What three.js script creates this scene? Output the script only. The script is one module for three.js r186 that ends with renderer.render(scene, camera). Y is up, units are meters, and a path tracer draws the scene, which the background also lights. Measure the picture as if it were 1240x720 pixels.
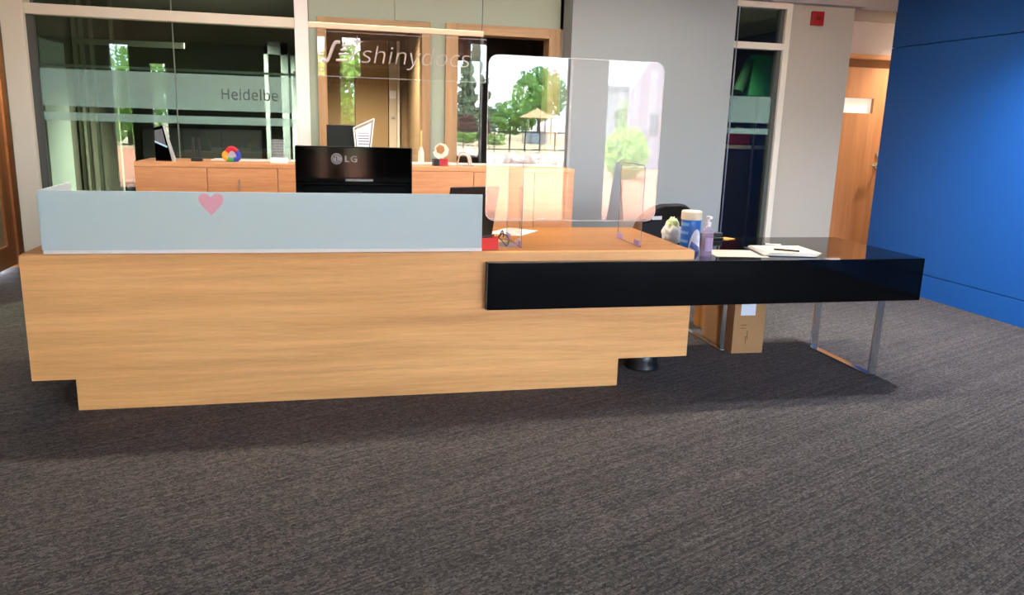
import * as THREE from 'three';
import { RoundedBoxGeometry } from 'three/addons/geometries/RoundedBoxGeometry.js';
import { TextGeometry } from 'three/addons/geometries/TextGeometry.js';
import { FontLoader } from 'three/addons/loaders/FontLoader.js';
import { mergeGeometries } from 'three/addons/utils/BufferGeometryUtils.js';
import { ImprovedNoise } from 'three/addons/math/ImprovedNoise.js';
import { RectAreaLightUniformsLib } from 'three/addons/lights/RectAreaLightUniformsLib.js';

// ---------------------------------------------------------------- camera, sky, sun, exposure
RectAreaLightUniformsLib.init();
const scene = new THREE.Scene();
const renderer = new THREE.WebGLRenderer({ antialias: true });
renderer.toneMapping = THREE.LinearToneMapping;
renderer.toneMappingExposure = 2.7;
renderer.shadowMap.enabled = true;

const R = (d) => d * Math.PI / 180;
const camera = new THREE.PerspectiveCamera(2 * Math.atan(360 / 950) * 180 / Math.PI, 1240 / 720, 0.05, 400);
camera.position.set(0, 1.4, 0);
camera.rotation.order = 'YXZ';
camera.rotation.set(R(-12.489), R(-13.045), R(1.722));

const noise = new ImprovedNoise();
const fbm = (x, y, z, n = 4) => { let s = 0, a = 0.5; for (let i = 0; i < n; i++) { s += a * noise.noise(x, y, z + i * 7.3); x *= 2.03; y *= 2.03; a *= 0.5; } return s; };
let seed = 12345;
const rnd = () => { seed = (seed * 1664525 + 1013904223) >>> 0; return seed / 4294967296; };

const SKY = 10.8;
{
  const W = 1024, H = 512, data = new Float32Array(W * H * 4);
  for (let j = 0; j < H; j++) for (let i = 0; i < W; i++) {
    const el = ((j + 0.5) / H - 0.5) * Math.PI, az = ((i + 0.5) / W - 0.5) * 2 * Math.PI;
    const y = Math.sin(el), x = Math.cos(az) * Math.cos(el), z = Math.sin(az) * Math.cos(el);
    const h = Math.max(y, 0), k = 1.1 / (h + 0.18);
    let c = fbm(x * k * 1.3 + 3, z * k * 1.3 + 5, 0.5, 5) * 2.2 + 0.5;
    c = THREE.MathUtils.smoothstep(c, 0.4, 0.88);
    const t = Math.pow(1 - h, 3);
    const o = (j * W + i) * 4, blue = [0.30 + 0.36 * t, 0.54 + 0.26 * t, 0.98], cl = [1.16, 1.18, 1.21];
    for (let q = 0; q < 3; q++) data[o + q] = SKY * (y < 0 ? 0.45 : blue[q] * (1 - c) + cl[q] * c);
    data[o + 3] = 1;
  }
  const t = new THREE.DataTexture(data, W, H, THREE.RGBAFormat, THREE.FloatType);
  t.mapping = THREE.EquirectangularReflectionMapping; t.magFilter = THREE.LinearFilter; t.needsUpdate = true;
  scene.background = t;
}
const sun = new THREE.DirectionalLight(new THREE.Color(1, 0.95, 0.86), 11);
sun.position.set(-14, 34, 6); sun.target.position.set(4, 0, 22); scene.add(sun, sun.target);
sun.castShadow = true; sun.shadow.mapSize.set(2048, 2048);
Object.assign(sun.shadow.camera, { left: -45, right: 45, top: 45, bottom: -45, near: 1, far: 160 });

// ---------------------------------------------------------------- helpers
const used = {};
const numbered = (n) => { const k = used[n] = (used[n] ?? -1) + 1; return k ? `${n}_${String(k).padStart(3, '0')}` : n; };
function tag(o, label, category, group, kind) {
  if (label) o.userData.label = label; if (category) o.userData.category = category;
  if (group) o.userData.group = group; if (kind) o.userData.kind = kind; return o;
}
function thing(name, label, category, [x, y, z] = [0, 0, 0], turn = 0, group) {
  const o = new THREE.Group(); o.name = numbered(name); scene.add(o);
  o.position.set(x, y, z); o.rotation.y = turn; return tag(o, label, category, group);
}
function part(parent, name, geo, mat, label) {
  const m = new THREE.Mesh(geo, mat); m.name = name; m.castShadow = m.receiveShadow = true; parent.add(m);
  if (label) m.userData.label = label; return m;
}
function solo(name, label, category, geo, mat, pos = [0, 0, 0], turn = 0, group) {
  const m = new THREE.Mesh(geo, mat); m.name = numbered(name); m.castShadow = m.receiveShadow = true; scene.add(m);
  m.position.set(...pos); m.rotation.y = turn; return tag(m, label, category, group);
}
function struct(name, geo, mat) {
  const m = geo ? new THREE.Mesh(geo, mat) : new THREE.Group(); m.name = name; scene.add(m);
  if (geo) m.castShadow = m.receiveShadow = true; m.userData.kind = 'structure'; return m;
}
// planar uv in metres by the main axis of each normal; vertical turns the grain upright
function uvBox(g, vertical = false, du = 0, dv = 0) {
  const p = g.attributes.position, n = g.attributes.normal, uv = new Float32Array(p.count * 2);
  for (let i = 0; i < p.count; i++) {
    const ax = Math.abs(n.getX(i)), ay = Math.abs(n.getY(i)), az = Math.abs(n.getZ(i));
    let u, v;
    if (az >= ax && az >= ay) { u = p.getX(i); v = p.getY(i); } else if (ax >= ay) { u = p.getZ(i); v = p.getY(i); } else { u = p.getX(i); v = p.getZ(i); }
    if (vertical) [u, v] = [v, u];
    uv[2 * i] = u + du; uv[2 * i + 1] = v + dv;
  }
  g.setAttribute('uv', new THREE.BufferAttribute(uv, 2)); return g;
}
// box from min to max corners
function bx(x0, x1, y0, y1, z0, z1, r = 0, opt = {}) {
  const w = Math.abs(x1 - x0), h = Math.abs(y1 - y0), d = Math.abs(z1 - z0);
  const g = r ? new RoundedBoxGeometry(w, h, d, 2, Math.min(r, w / 2.01, h / 2.01, d / 2.01)) : new THREE.BoxGeometry(w, h, d);
  g.translate((x0 + x1) / 2, (y0 + y1) / 2, (z0 + z1) / 2);
  return uvBox(g, opt.vertical, opt.du ?? 0, opt.dv ?? 0);
}
const merge = (...gs) => mergeGeometries(gs.map((g) => { const q = g.index ? g.toNonIndexed() : g.clone(); for (const k of Object.keys(q.attributes)) if (!['position', 'normal', 'uv'].includes(k)) q.deleteAttribute(k); return q; }));
function rod(a, b, r, r2 = r, n = 10) {
  const A = new THREE.Vector3(...a), B = new THREE.Vector3(...b), g = new THREE.CylinderGeometry(r2, r, A.distanceTo(B), n);
  g.applyQuaternion(new THREE.Quaternion().setFromUnitVectors(new THREE.Vector3(0, 1, 0), B.clone().sub(A).normalize()));
  return g.translate((A.x + B.x) / 2, (A.y + B.y) / 2, (A.z + B.z) / 2);
}
const tube = (pts, r, n = 40, k = 8) => new THREE.TubeGeometry(new THREE.CatmullRomCurve3(pts.map((p) => new THREE.Vector3(...p))), n, r, k, false);
function roundedShape(w, h, rs) {      // radii: bottom-left, bottom-right, top-right, top-left; origin at bottom-left
  const [a, b, c, d] = rs, s = new THREE.Shape();
  s.moveTo(a, 0); s.lineTo(w - b, 0); if (b) s.absarc(w - b, b, b, -Math.PI / 2, 0); s.lineTo(w, h - c); if (c) s.absarc(w - c, h - c, c, 0, Math.PI / 2);
  s.lineTo(d, h); if (d) s.absarc(d, h - d, d, Math.PI / 2, Math.PI); s.lineTo(0, a); if (a) s.absarc(a, a, a, Math.PI, 1.5 * Math.PI);
  return s;
}
const extr = (shape, depth, bevel = 0) => new THREE.ExtrudeGeometry(shape, { depth, bevelEnabled: bevel > 0, bevelSize: bevel, bevelThickness: bevel, bevelSegments: 2, curveSegments: 12 });
const poly = (pts) => new THREE.Shape(pts.map((p) => new THREE.Vector2(...p)));

// ---------------------------------------------------------------- textures and materials
function texture(w, h, fn, srgb = true) {
  const d = new Uint8Array(w * h * 4);
  for (let j = 0; j < h; j++) for (let i = 0; i < w; i++) { const c = fn(i, j), o = (j * w + i) * 4; for (let k = 0; k < 3; k++) d[o + k] = Math.max(0, Math.min(255, Array.isArray(c) ? c[k] : c)); d[o + 3] = 255; }
  const t = new THREE.DataTexture(d, w, h); t.magFilter = THREE.LinearFilter; t.minFilter = THREE.LinearMipmapLinearFilter; t.generateMipmaps = true;
  t.wrapS = t.wrapT = THREE.RepeatWrapping; if (srgb) t.colorSpace = THREE.SRGBColorSpace; t.needsUpdate = true; return t;
}
const lerp3 = (a, b, t) => a.map((x, k) => x + (b[k] - x) * t);
function woodTexture(light, dark, metresX, metresY, W = 2048, H = 1024, s = 0) {
  const t = texture(W, H, (i, j) => {
    const x = i / W * metresX, y = j / H * metresY;
    const warp = fbm(x * 0.7 + s, y * 3, 2 + s, 3) * 0.05;
    const broad = fbm(x * 0.45 + s, (y + warp) * 9, s, 4), mid = fbm(x * 1.6, (y + warp) * 42, 9 + s, 3), fine = noise.noise(x * 9, (y + warp * 0.6) * 330, 4 + s), pore = noise.noise(x * 22, y * 520, 14 + s);
    const v = 0.42 + broad * 0.85 + mid * 0.5 + fine * 0.3 - Math.max(0, pore - 0.3) * 0.6;
    return lerp3(light, dark, Math.max(0, Math.min(1, v)));
  });
  t.wrapS = t.wrapT = THREE.MirroredRepeatWrapping; t.repeat.set(1 / metresX, 1 / metresY); return t;
}
const std = (color, roughness = 0.6, more = {}) => new THREE.MeshStandardMaterial({ color, roughness, ...more });
const phys = (color, roughness, more = {}) => new THREE.MeshPhysicalMaterial({ color, roughness, ...more });
const deskWood = woodTexture([252, 192, 120], [214, 150, 86], 4, 1.6);
const cabinetWood = woodTexture([230, 166, 112], [200, 130, 82], 4, 1.6, 1024, 512, 31);
const doorWood = woodTexture([222, 160, 110], [196, 130, 84], 2, 1, 512, 512, 57);
const frameWood = woodTexture([184, 150, 108], [146, 112, 76], 2, 0.5, 512, 256, 77);
const M = {
  desk: phys('#ffffff', 0.42, { map: deskWood }),
  ledge: phys('#bca78e', 0.45, { map: deskWood }),
  desktop: phys('#b09e7c', 0.35, { map: deskWood }),
  cabinet: phys('#ffffff', 0.4, { map: cabinetWood }),
  door: phys('#ffffff', 0.45, { map: doorWood }),
  frame: phys('#ffffff', 0.5, { map: frameWood }),
  black: phys('#030406', 0.06, { specularIntensity: 0.7 }),
  blackEdge: std('#3a3835', 0.35),
  darkPlastic: std('#17181a', 0.5),
  glossPlastic: phys('#030304', 0.08, { specularIntensity: 0.22 }),
  chrome: std('#d9dcde', 0.16, { metalness: 1 }),
  steel: std('#b8bbbc', 0.32, { metalness: 1 }),
  white: std('#e9e7e2', 0.5),
  wall: std('#b8b2a3', 0.75),
  wallGrey: std('#a2b09f', 0.75),
  wallCool: std('#8f9799', 0.75),
  ceiling: std('#b3aea6', 0.85),
  blue: phys('#125aa8', 0.5),
  blueDark: std('#0d2f66', 0.6),
  mullion: std('#e2dccb', 0.5),
  mullionDark: std('#4b4f4d', 0.45),
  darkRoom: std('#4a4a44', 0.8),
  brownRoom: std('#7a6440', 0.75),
  concrete: std('#8f8b84', 0.85),
  glass: phys('#ffffff', 0, { transmission: 1, thickness: 0, ior: 1.5 }),
  officeGlass: phys('#c9d6cf', 0, { transmission: 1, thickness: 0, ior: 1.5 }),
  dullGlass: phys('#c9d0cc', 0, { transmission: 1, thickness: 0, ior: 1.5, specularIntensity: 0.4 }),
  acrylic: phys('#ffffff', 0, { transmission: 1, thickness: 0, ior: 1.49 }),
  acrylicEdge: phys('#f4f2f6', 0.2, { transparent: true, opacity: 0.45 }),
  violetFoot: phys('#b39bd0', 0.15, { transparent: true, opacity: 0.55 }),
  film: std('#a9d2c8', 0.7, { transparent: true, opacity: 0.34 }),
  frosted: phys('#d6e8ee', 0.86, { transmission: 0.72, thickness: 0, ior: 1.5 }),
  paper: std('#efe8d8', 0.85),
  whitePaper: std('#d6d5d2', 0.85),
  card: std('#ab8156', 0.9),
  red: std('#dc2418', 0.35),
  lamp: std('#ffffff', 0.5, { emissive: '#fff6e6', emissiveIntensity: 3 }),
};
// loop-pile carpet with dark and light streaks
{
  const W = 2048, H = 2048, tile = 2.0, row = 8.5;               // pixels per yarn row
  const val = new Float32Array(W * H), rows = Math.ceil(H / row) + 1, dash = [], tone = [], groove = [];
  for (let k = 0; k < rows; k++) {
    const d = new Float32Array(W); let x = 0;
    while (x < W) { const n = 3 + Math.floor(rnd() * rnd() * 26), v = rnd() - 0.5; for (let q = 0; q < n && x < W; q++, x++) d[x] = v; }
    dash.push(d); tone.push(rnd() - 0.5); groove.push(rnd() < 0.3 ? 0.5 + rnd() * 0.5 : 0.12 + rnd() * 0.2);
  }
  for (let j = 0; j < H; j++) {
    const k = Math.floor(j / row), ph = j / row - k, gap = Math.exp(-Math.pow((ph - 0.08) / 0.16, 2)), hump = 0.5 + 0.5 * Math.sin(Math.PI * ph);
    for (let i = 0; i < W; i++) {
      const c = noise.noise(i / 3.2, j / 3.2, 3.5), blot = fbm(i / 300, j / 300, 22, 2);
      val[j * W + i] = 0.42 + 0.18 * tone[k] + 0.5 * dash[k][i] * hump + 0.3 * c + 0.1 * blot - 0.7 * groove[k] * gap;
    }
  }
  const map = texture(W, H, (i, j) => { const v = Math.max(0, Math.min(1, val[j * W + i])); return lerp3([28, 26, 24], [142, 134, 124], v); });
  const bump = texture(1024, 1024, (i, j) => 255 * Math.max(0, Math.min(1, val[(2 * j) * W + 2 * i])), false);
  M.carpet = phys('#ffffff', 0.95, { map, bumpMap: bump, bumpScale: 0.004, sheen: 0.25, sheenRoughness: 0.6, sheenColor: new THREE.Color('#c9b4c0') });
  M.carpet.userData = { tile };
}
const font = await new FontLoader().loadAsync('fonts/droid/droid_sans_regular.typeface.json');
const bold = await new FontLoader().loadAsync('fonts/droid/droid_sans_bold.typeface.json');
// flat lettering fitted into width w and (ascender) height h, lower-left at origin
function lettering(text, f, w, h, depth = 0.001, shear = 0) {
  const g = new TextGeometry(text, { font: f, size: 1, depth: 0.01, curveSegments: 6, bevelEnabled: false }); g.computeBoundingBox();
  const b = g.boundingBox; g.translate(-b.min.x, 0, 0);
  const top = b.max.y; g.scale(w / (b.max.x - b.min.x), h / top, depth / 0.01);
  if (shear) g.applyMatrix4(new THREE.Matrix4().makeShear(0, 0, shear, 0, 0, 0));
  return g;
}

function thinText(text, w, h, shear) {
  const g = new TextGeometry(text, { font, size: 1, depth: 0.01, curveSegments: 6, bevelEnabled: true, bevelThickness: 0.001, bevelSize: 0, bevelOffset: -0.018, bevelSegments: 1 }); g.computeBoundingBox();
  const b = g.boundingBox; g.translate(-b.min.x, 0, 0); g.scale(w / (b.max.x - b.min.x), h / b.max.y, 0.08);
  return g.applyMatrix4(new THREE.Matrix4().makeShear(0, 0, shear, 0, 0, 0));
}

// ================================================================ THE SETTING
// floor: yarn rows run about 22 degrees off the desk's length
{
  const g = merge(bx(-6, 5.2, -0.2, 0, -10.4, 3.1), bx(5.2, 7, -0.2, 0, -10.4, -6.65)), p = g.attributes.position, uv = g.attributes.uv, a = R(24), t = M.carpet.userData.tile;
  for (let i = 0; i < p.count; i++) { const x = p.getX(i), z = p.getZ(i); uv.setXY(i, (x * Math.cos(a) - z * Math.sin(a)) / t, (x * Math.sin(a) + z * Math.cos(a)) / t); }
  struct('floor', g, M.carpet);
}
const WR0 = 0.1, WR1 = 2.4, SILL = 0.9;                          // unseen side window beside the camera, added to let in more daylight
const CEIL = 2.7, SOF = 2.5, ZB = -6.6, ZF = 3.0;
const SLOTZ = -4.8;                                             // linear lamp above the reception desk
struct('ceiling', bx(-6, 5.3, CEIL, CEIL + 0.3, -6.65, ZF + 0.3), M.ceiling);
struct('trim_1', merge(bx(-6, 4.66, SOF, CEIL + 0.3, -10.4, -6.5), bx(4.66, 5.3, SOF, CEIL + 0.3, -10.4, -6.64), bx(5.3, 7, SOF, CEIL + 0.3, -10.4, -6.65)), M.ceiling);   // dropped ceiling along the back
// right wall in blue panels
{
  const w = struct('wall_right', merge(bx(5.105, 5.25, 0, CEIL, -6.65, WR0), bx(5.105, 5.25, 0, CEIL, WR1, ZF), bx(5.105, 5.25, 0, SILL, WR0, WR1), bx(5.105, 5.25, 2.4, CEIL, WR0, WR1)), M.blueDark);
  for (const [y0, y1] of [[0, 0.2], [0.207, 2.18], [2.187, CEIL]]) part(w, 'panel', bx(5.085, 5.107, y0, y1, -6.65, WR0, 0.002), M.blue);
  const v = struct('window_12');  // unseen window, added to brighten the floor and the desk front
  part(v, 'frame', merge(bx(5.1, 5.25, SILL, SILL + 0.04, WR0, WR1), bx(5.1, 5.25, 2.36, 2.4, WR0, WR1), ...[0, 1, 2, 3].map((k) => { const z = WR0 + (WR1 - WR0 - 0.05) * k / 3; return bx(5.1, 5.25, SILL, 2.4, z, z + 0.05); })), M.mullion);
  for (let k = 0; k < 3; k++) { const d = (WR1 - WR0) / 3; part(v, 'pane', bx(5.17, 5.178, SILL + 0.04, 2.36, WR0 + d * k + 0.03, WR0 + d * (k + 1) - 0.03), M.glass); }
}
// far right niche with wooden door
struct('wall_niche', merge(bx(4.62, 4.72, 0, SOF, -7.45, -7.3), bx(4.9, 5.0, 0, SOF, -7.46, -7.45), bx(5.72, 7, 0, SOF, -7.45, -7.3), bx(4.72, 5.72, 2.185, SOF, -7.45, -7.3)), std('#d9cdd2', 0.75));
{
  const d = struct('door_1');
  part(d, 'door_frame', merge(bx(4.72, 4.76, 0, 2.185, -7.4, -7.27), bx(5.68, 5.72, 0, 2.185, -7.4, -7.27), bx(4.72, 5.72, 2.14, 2.185, -7.4, -7.27)), M.door);
  part(d, 'head_shadow', bx(4.76, 5.68, 2.065, 2.14, -7.39, -7.34), std('#8a5526', 0.6));  // dark brown strip paints the shadow under the door frame head
  part(d, 'door_leaf', merge(bx(4.765, 5.675, 0.01, 1.61, -7.39, -7.335, 0, { vertical: true }), bx(4.765, 5.675, 1.76, 2.062, -7.39, -7.335, 0, { vertical: true }), bx(4.765, 4.86, 1.61, 1.76, -7.39, -7.335, 0, { vertical: true }), bx(5.475, 5.675, 1.61, 1.76, -7.39, -7.335, 0, { vertical: true })), M.door);
  part(d, 'window_pane', bx(4.86, 5.475, 1.61, 1.76, -7.375, -7.37), std('#e8e8de', 0.4, { emissive: '#f2f1e6', emissiveIntensity: 0.2 }), 'pale vision panel with its own weak glow for a lit room behind');  // weak emission in the pane stands in for a lit room behind
  const h = part(d, 'door_handle', merge(rod([5.6, 1.08, -7.335], [5.6, 1.08, -7.27], 0.012), rod([5.605, 1.08, -7.275], [5.49, 1.08, -7.275], 0.011)), M.chrome);
  part(h, 'rose', rod([5.6, 1.08, -7.335], [5.6, 1.08, -7.325], 0.03, 0.03, 20), M.chrome);
  part(d, 'lock', rod([5.6, 1.2, -7.335], [5.6, 1.2, -7.318], 0.025, 0.025, 20), M.chrome);
}
// back wall pieces
struct('wall_back', merge(bx(3.98, 4.62, 0, SOF, -6.75, ZB), bx(4.52, 4.62, 0, SOF, -7.3, -6.75)), M.wall);
struct('wall_column', bx(1.9, 3.33, 0, CEIL, -6.95, -6.35), M.wallCool);
{
  const w = struct('wall_recess', bx(-0.16, 0.86, 2.165, SOF, -6.8, -6.612), M.wallGrey);
  part(w, 'panel', bx(-0.16, 0.505, 2.165, SOF, -6.612, ZB, 0.0015), M.wallGrey);
  part(w, 'panel', bx(0.51, 1.9, 2.172, SOF, -6.8, ZB, 0.0015), M.wallGrey);
  part(w, 'panel', bx(0.79, 0.912, 0, 2.172, -6.8, ZB), M.wallGrey);
  part(w, 'panel', bx(-0.16, -0.095, 0, 2.165, -6.8, ZB), M.wallGrey);
}
// glazed office front on the left
{
  const w = struct('window_1');
  part(w, 'post', bx(-2.29, -2.14, 0, SOF, -6.72, -6.55, 0.004), M.mullion);
  part(w, 'post', bx(-0.262, -0.16, 0, SOF, -6.72, -6.55, 0.004), std('#eef1ee', 0.5));
  part(w, 'inner_frame', merge(bx(-2.14, -2.09, 0, 2.07, -6.66, -6.6), bx(-2.14, -0.262, 0, 0.1, -6.66, -6.6)), M.mullionDark);
  part(w, 'transom', bx(-2.14, -0.262, 2.07, 2.145, -6.68, -6.57, 0.004), M.mullion);
  const xs = [-2.09, -1.155, -0.262];
  for (let k = 0; k < 2; k++) part(w, 'pane', bx(xs[k] + 0.003, xs[k + 1] - 0.003, 0.1, 2.07, -6.64, -6.63), M.officeGlass);
  for (let k = 0; k < 2; k++) part(w, 'pane', bx(xs[k] + 0.003, xs[k + 1] - 0.003, 2.145, SOF, -6.64, -6.63), M.officeGlass);
  part(w, 'seam', merge(bx(-1.159, -1.151, 0.1, 2.07, -6.645, -6.625), bx(-1.159, -1.151, 2.145, SOF, -6.645, -6.625)), std('#6d7670', 0.4));
  part(w, 'frosted_band', bx(-2.09, -0.262, 1.43, 1.70, -6.6285, -6.6275), M.film);
  part(w, 'frosted_band', bx(-2.09, -0.262, 1.325, 1.385, -6.6285, -6.6275), M.film);
  part(w, 'rail', bx(-2.09, -0.262, 1.715, 1.735, -6.66, -6.645), M.steel);
  const t = part(w, 'lettering', lettering('Heidelbe', font, 0.42, 0.085, 0.0006), std('#49534f', 0.7), 'grey lettering on the frosted band');
  t.position.set(-0.825, 1.518, -6.627);
}
// wooden framed openings in the recess
{
  const w = struct('window_2');
  const fr = (x0, x1, top, wd) => merge(bx(x0, x0 + wd, 0, top, -6.74, -6.56, 0.003, { vertical: true }), bx(x1 - wd, x1, 0, top, -6.74, -6.56, 0.003, { vertical: true }), bx(x0 + wd, x1 - wd, top - wd * 0.8, top, -6.74, -6.56, 0.003));
  part(w, 'frame', fr(-0.095, 0.79, 2.165, 0.07), M.frame);
  part(w, 'pane', bx(-0.025, 0.72, 0.02, 2.1, -6.65, -6.642), M.glass);
  const v = struct('window_3');
  part(v, 'frame', fr(0.912, 1.87, 2.172, 0.1), M.frame);
  part(v, 'pane', bx(1.012, 1.215, 0.02, 2.09, -6.65, -6.642), M.glass);
  part(v, 'stile', bx(1.212, 1.232, 0, 2.09, -6.665, -6.63), M.mullionDark);
}
struct('trim_2', bx(1.87, 1.9, 0, SOF, -6.8, -6.6), M.wall);
// narrow glazed light right of the column
{
  const w = struct('window_4');
  part(w, 'frame', merge(bx(3.33, 3.37, 0, SOF, -6.7, -6.57), bx(3.925, 3.98, 0, SOF, -6.7, -6.57), bx(3.37, 3.925, 2.45, SOF, -6.7, -6.57)), M.mullion);
  part(w, 'inner_frame', merge(bx(3.885, 3.925, 0, 2.45, -6.66, -6.6)), M.mullionDark);
  part(w, 'transom', bx(3.37, 3.925, 2.105, 2.16, -6.68, -6.57), M.mullion);
  part(w, 'pane', bx(3.37, 3.885, 0, 2.105, -6.64, -6.63), M.dullGlass);
  part(w, 'pane', bx(3.37, 3.885, 2.16, 2.45, -6.64, -6.63), M.officeGlass);
  part(w, 'seam', bx(3.464, 3.472, 0, 2.45, -6.575, -6.565), M.steel);
  part(w, 'frosted_band', bx(3.37, 3.885, 1.47, 1.70, -6.6285, -6.6275), M.film);
  part(w, 'frosted_band', bx(3.37, 3.885, 1.37, 1.42, -6.6285, -6.6275), M.film);
}
// rooms behind
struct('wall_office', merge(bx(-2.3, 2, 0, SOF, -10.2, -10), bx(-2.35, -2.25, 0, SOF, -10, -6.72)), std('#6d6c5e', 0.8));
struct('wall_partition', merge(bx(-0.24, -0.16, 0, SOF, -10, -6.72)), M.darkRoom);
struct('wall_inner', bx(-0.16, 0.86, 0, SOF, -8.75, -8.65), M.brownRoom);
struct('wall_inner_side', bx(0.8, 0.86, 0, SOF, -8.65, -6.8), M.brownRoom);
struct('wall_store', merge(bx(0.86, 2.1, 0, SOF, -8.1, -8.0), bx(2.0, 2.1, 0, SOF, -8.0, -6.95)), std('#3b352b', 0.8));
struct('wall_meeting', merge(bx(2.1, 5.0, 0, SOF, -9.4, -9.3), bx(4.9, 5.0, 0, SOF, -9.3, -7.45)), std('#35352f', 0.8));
struct('wall_outer', merge(bx(-3, 7, 0, SOF, -10.5, -10.3), bx(6.8, 7, 0, SOF, -10.3, -6.6), bx(5.25, 7, 0, CEIL, -6.75, -6.65)), M.wall);
// left: corridor wall with a glazed wooden door, and the rest of the lobby's left side
{
  struct('wall_left', merge(bx(-6, -5.8, 0, CEIL, -6.6, ZF), bx(-5.8, -2.78, 0, CEIL, -6.75, -6.6), bx(-2.98, -2.8, 0, SOF, -6.95, -6.75), bx(-2.98, -2.8, 0, SOF, -10.3, -7.9), bx(-2.98, -2.8, 2.15, SOF, -7.9, -6.95)), M.wall);
  const d = struct('door_2');
  part(d, 'door_frame', merge(bx(-2.9, -2.77, 0, 2.15, -7.0, -6.95), bx(-2.9, -2.77, 0, 2.15, -7.9, -7.8), bx(-2.9, -2.77, 2.1, 2.15, -7.8, -7.0)), M.door);
  part(d, 'door_leaf', merge(bx(-2.84, -2.79, 0.03, 0.22, -7.8, -7.0), bx(-2.84, -2.79, 0.92, 2.1, -7.8, -7.0, 0, { vertical: true }), bx(-2.84, -2.79, 0.22, 0.92, -7.8, -7.63, 0, { vertical: true }), bx(-2.84, -2.79, 0.22, 0.92, -7.12, -7.0, 0, { vertical: true })), M.door);
  part(d, 'pane', bx(-2.82, -2.812, 0.22, 0.92, -7.63, -7.12), std('#cfc4a6', 0.4));
}
// glazed entrance front behind the camera
{
  const dark = std('#5d574f', 0.7), xs = [[-3.98, -3.62, 0, 2.62], [-3.3, -3.0, 0.3, 2.3], [-0.2, -0.06, 0, 2.62], [0.17, 0.48, 0, 2.62], [2.17, 3.4, 0, 2.62], [3.95, 4.95, 0, 2.5]];
  const solid = []; let x = -6;
  for (const [a, b, y0, y1] of xs) { solid.push(bx(x, a, 0, CEIL, ZF, ZF + 0.2)); x = b; solid.push(bx(a, b, y1, CEIL, ZF, ZF + 0.2)); if (y0) solid.push(bx(a, b, 0, y0, ZF, ZF + 0.2)); }
  solid.push(bx(x, 5.25, 0, CEIL, ZF, ZF + 0.2));
  struct('wall_front', merge(...solid), dark);
  part(struct('trim_3'), 'column_cladding', bx(3.4, 3.95, 0, CEIL, ZF - 0.06, ZF), M.white);
  xs.forEach(([a, b, y0, top], k) => { const w = struct(`window_${5 + k}`); part(w, 'pane', bx(a, b, y0 + 0.02, top, ZF + 0.09, ZF + 0.1), M.glass); part(w, 'frame', merge(...(k < 2 ? [bx(a, b, 1.95, 2.0, ZF + 0.06, ZF + 0.14)] : []), bx(a, a + 0.02, 0, top, ZF + 0.06, ZF + 0.14), bx(b - 0.02, b, 0, top, ZF + 0.06, ZF + 0.14)), M.mullionDark); });
}

// ---------------------------------------------------------------- lamps
{
  const x0 = -1.5, x1 = 3.7, w = 0.12;
  const t = thing('linear_ceiling_lamp', 'long white linear ceiling lamp above the wooden reception desk', 'lamp', [(x0 + x1) / 2, CEIL, SLOTZ]);
  part(t, 'housing', bx(-(x1 - x0) / 2 - 0.03, (x1 - x0) / 2 + 0.03, -0.02, 0, -w / 2 - 0.03, w / 2 + 0.03), M.white);
  part(t, 'diffuser', bx(-(x1 - x0) / 2, (x1 - x0) / 2, -0.026, -0.02, -w / 2, w / 2), M.lamp);
  const l = new THREE.RectAreaLight('#fff6ea', 25, x1 - x0, w); l.position.set(0, -0.03, 0); l.rotation.x = -Math.PI / 2; t.add(l);
}
const downlights = [];
function downlight(x, y, z, power, label, cone = 60, tint = '#fff0dc') {
  const t = thing('ceiling_downlight', label, 'lamp', [x, y, z]);
  part(t, 'ring', new THREE.TorusGeometry(0.075, 0.012, 8, 28).rotateX(Math.PI / 2), M.white);
  part(t, 'lamp_disc', new THREE.CylinderGeometry(0.07, 0.07, 0.008, 28).translate(0, -0.004, 0), M.lamp);
  const s = new THREE.SpotLight(tint, power, 0, R(cone), 1, 2); s.position.set(0, -0.03, 0); s.target.position.set(0, -1, 0); s.castShadow = true; s.shadow.radius = 3; t.add(s, s.target);
  downlights.push(t);
}
downlight(-3.6, CEIL, -1.6, 8, 'round downlight in the lobby ceiling nearest the left side');
downlight(4.15, CEIL, -4.5, 13, 'round downlight in the lobby ceiling beside the blue wall', 66, '#f1efff');
downlight(-1.0, SOF, -8.0, 70, 'round downlight in the dark office ceiling behind the glazing');
downlight(0.3, SOF, -7.5, 22, 'round downlight in the small room behind the wooden frame');
downlight(3.6, SOF, -7.2, 9, 'round downlight behind the narrow glazed strip');
downlight(-2.5, SOF, -7.2, 2.6, 'unseen downlight added to light the narrow corridor on the left', 70);  // added lamp, brightens the otherwise dark corridor and its door
downlight(5.95, SOF, -7.0, 5, 'hidden downlight added to light the wooden niche door', 70);  // added lamp, kept behind the blue wall edge to brighten the niche

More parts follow.
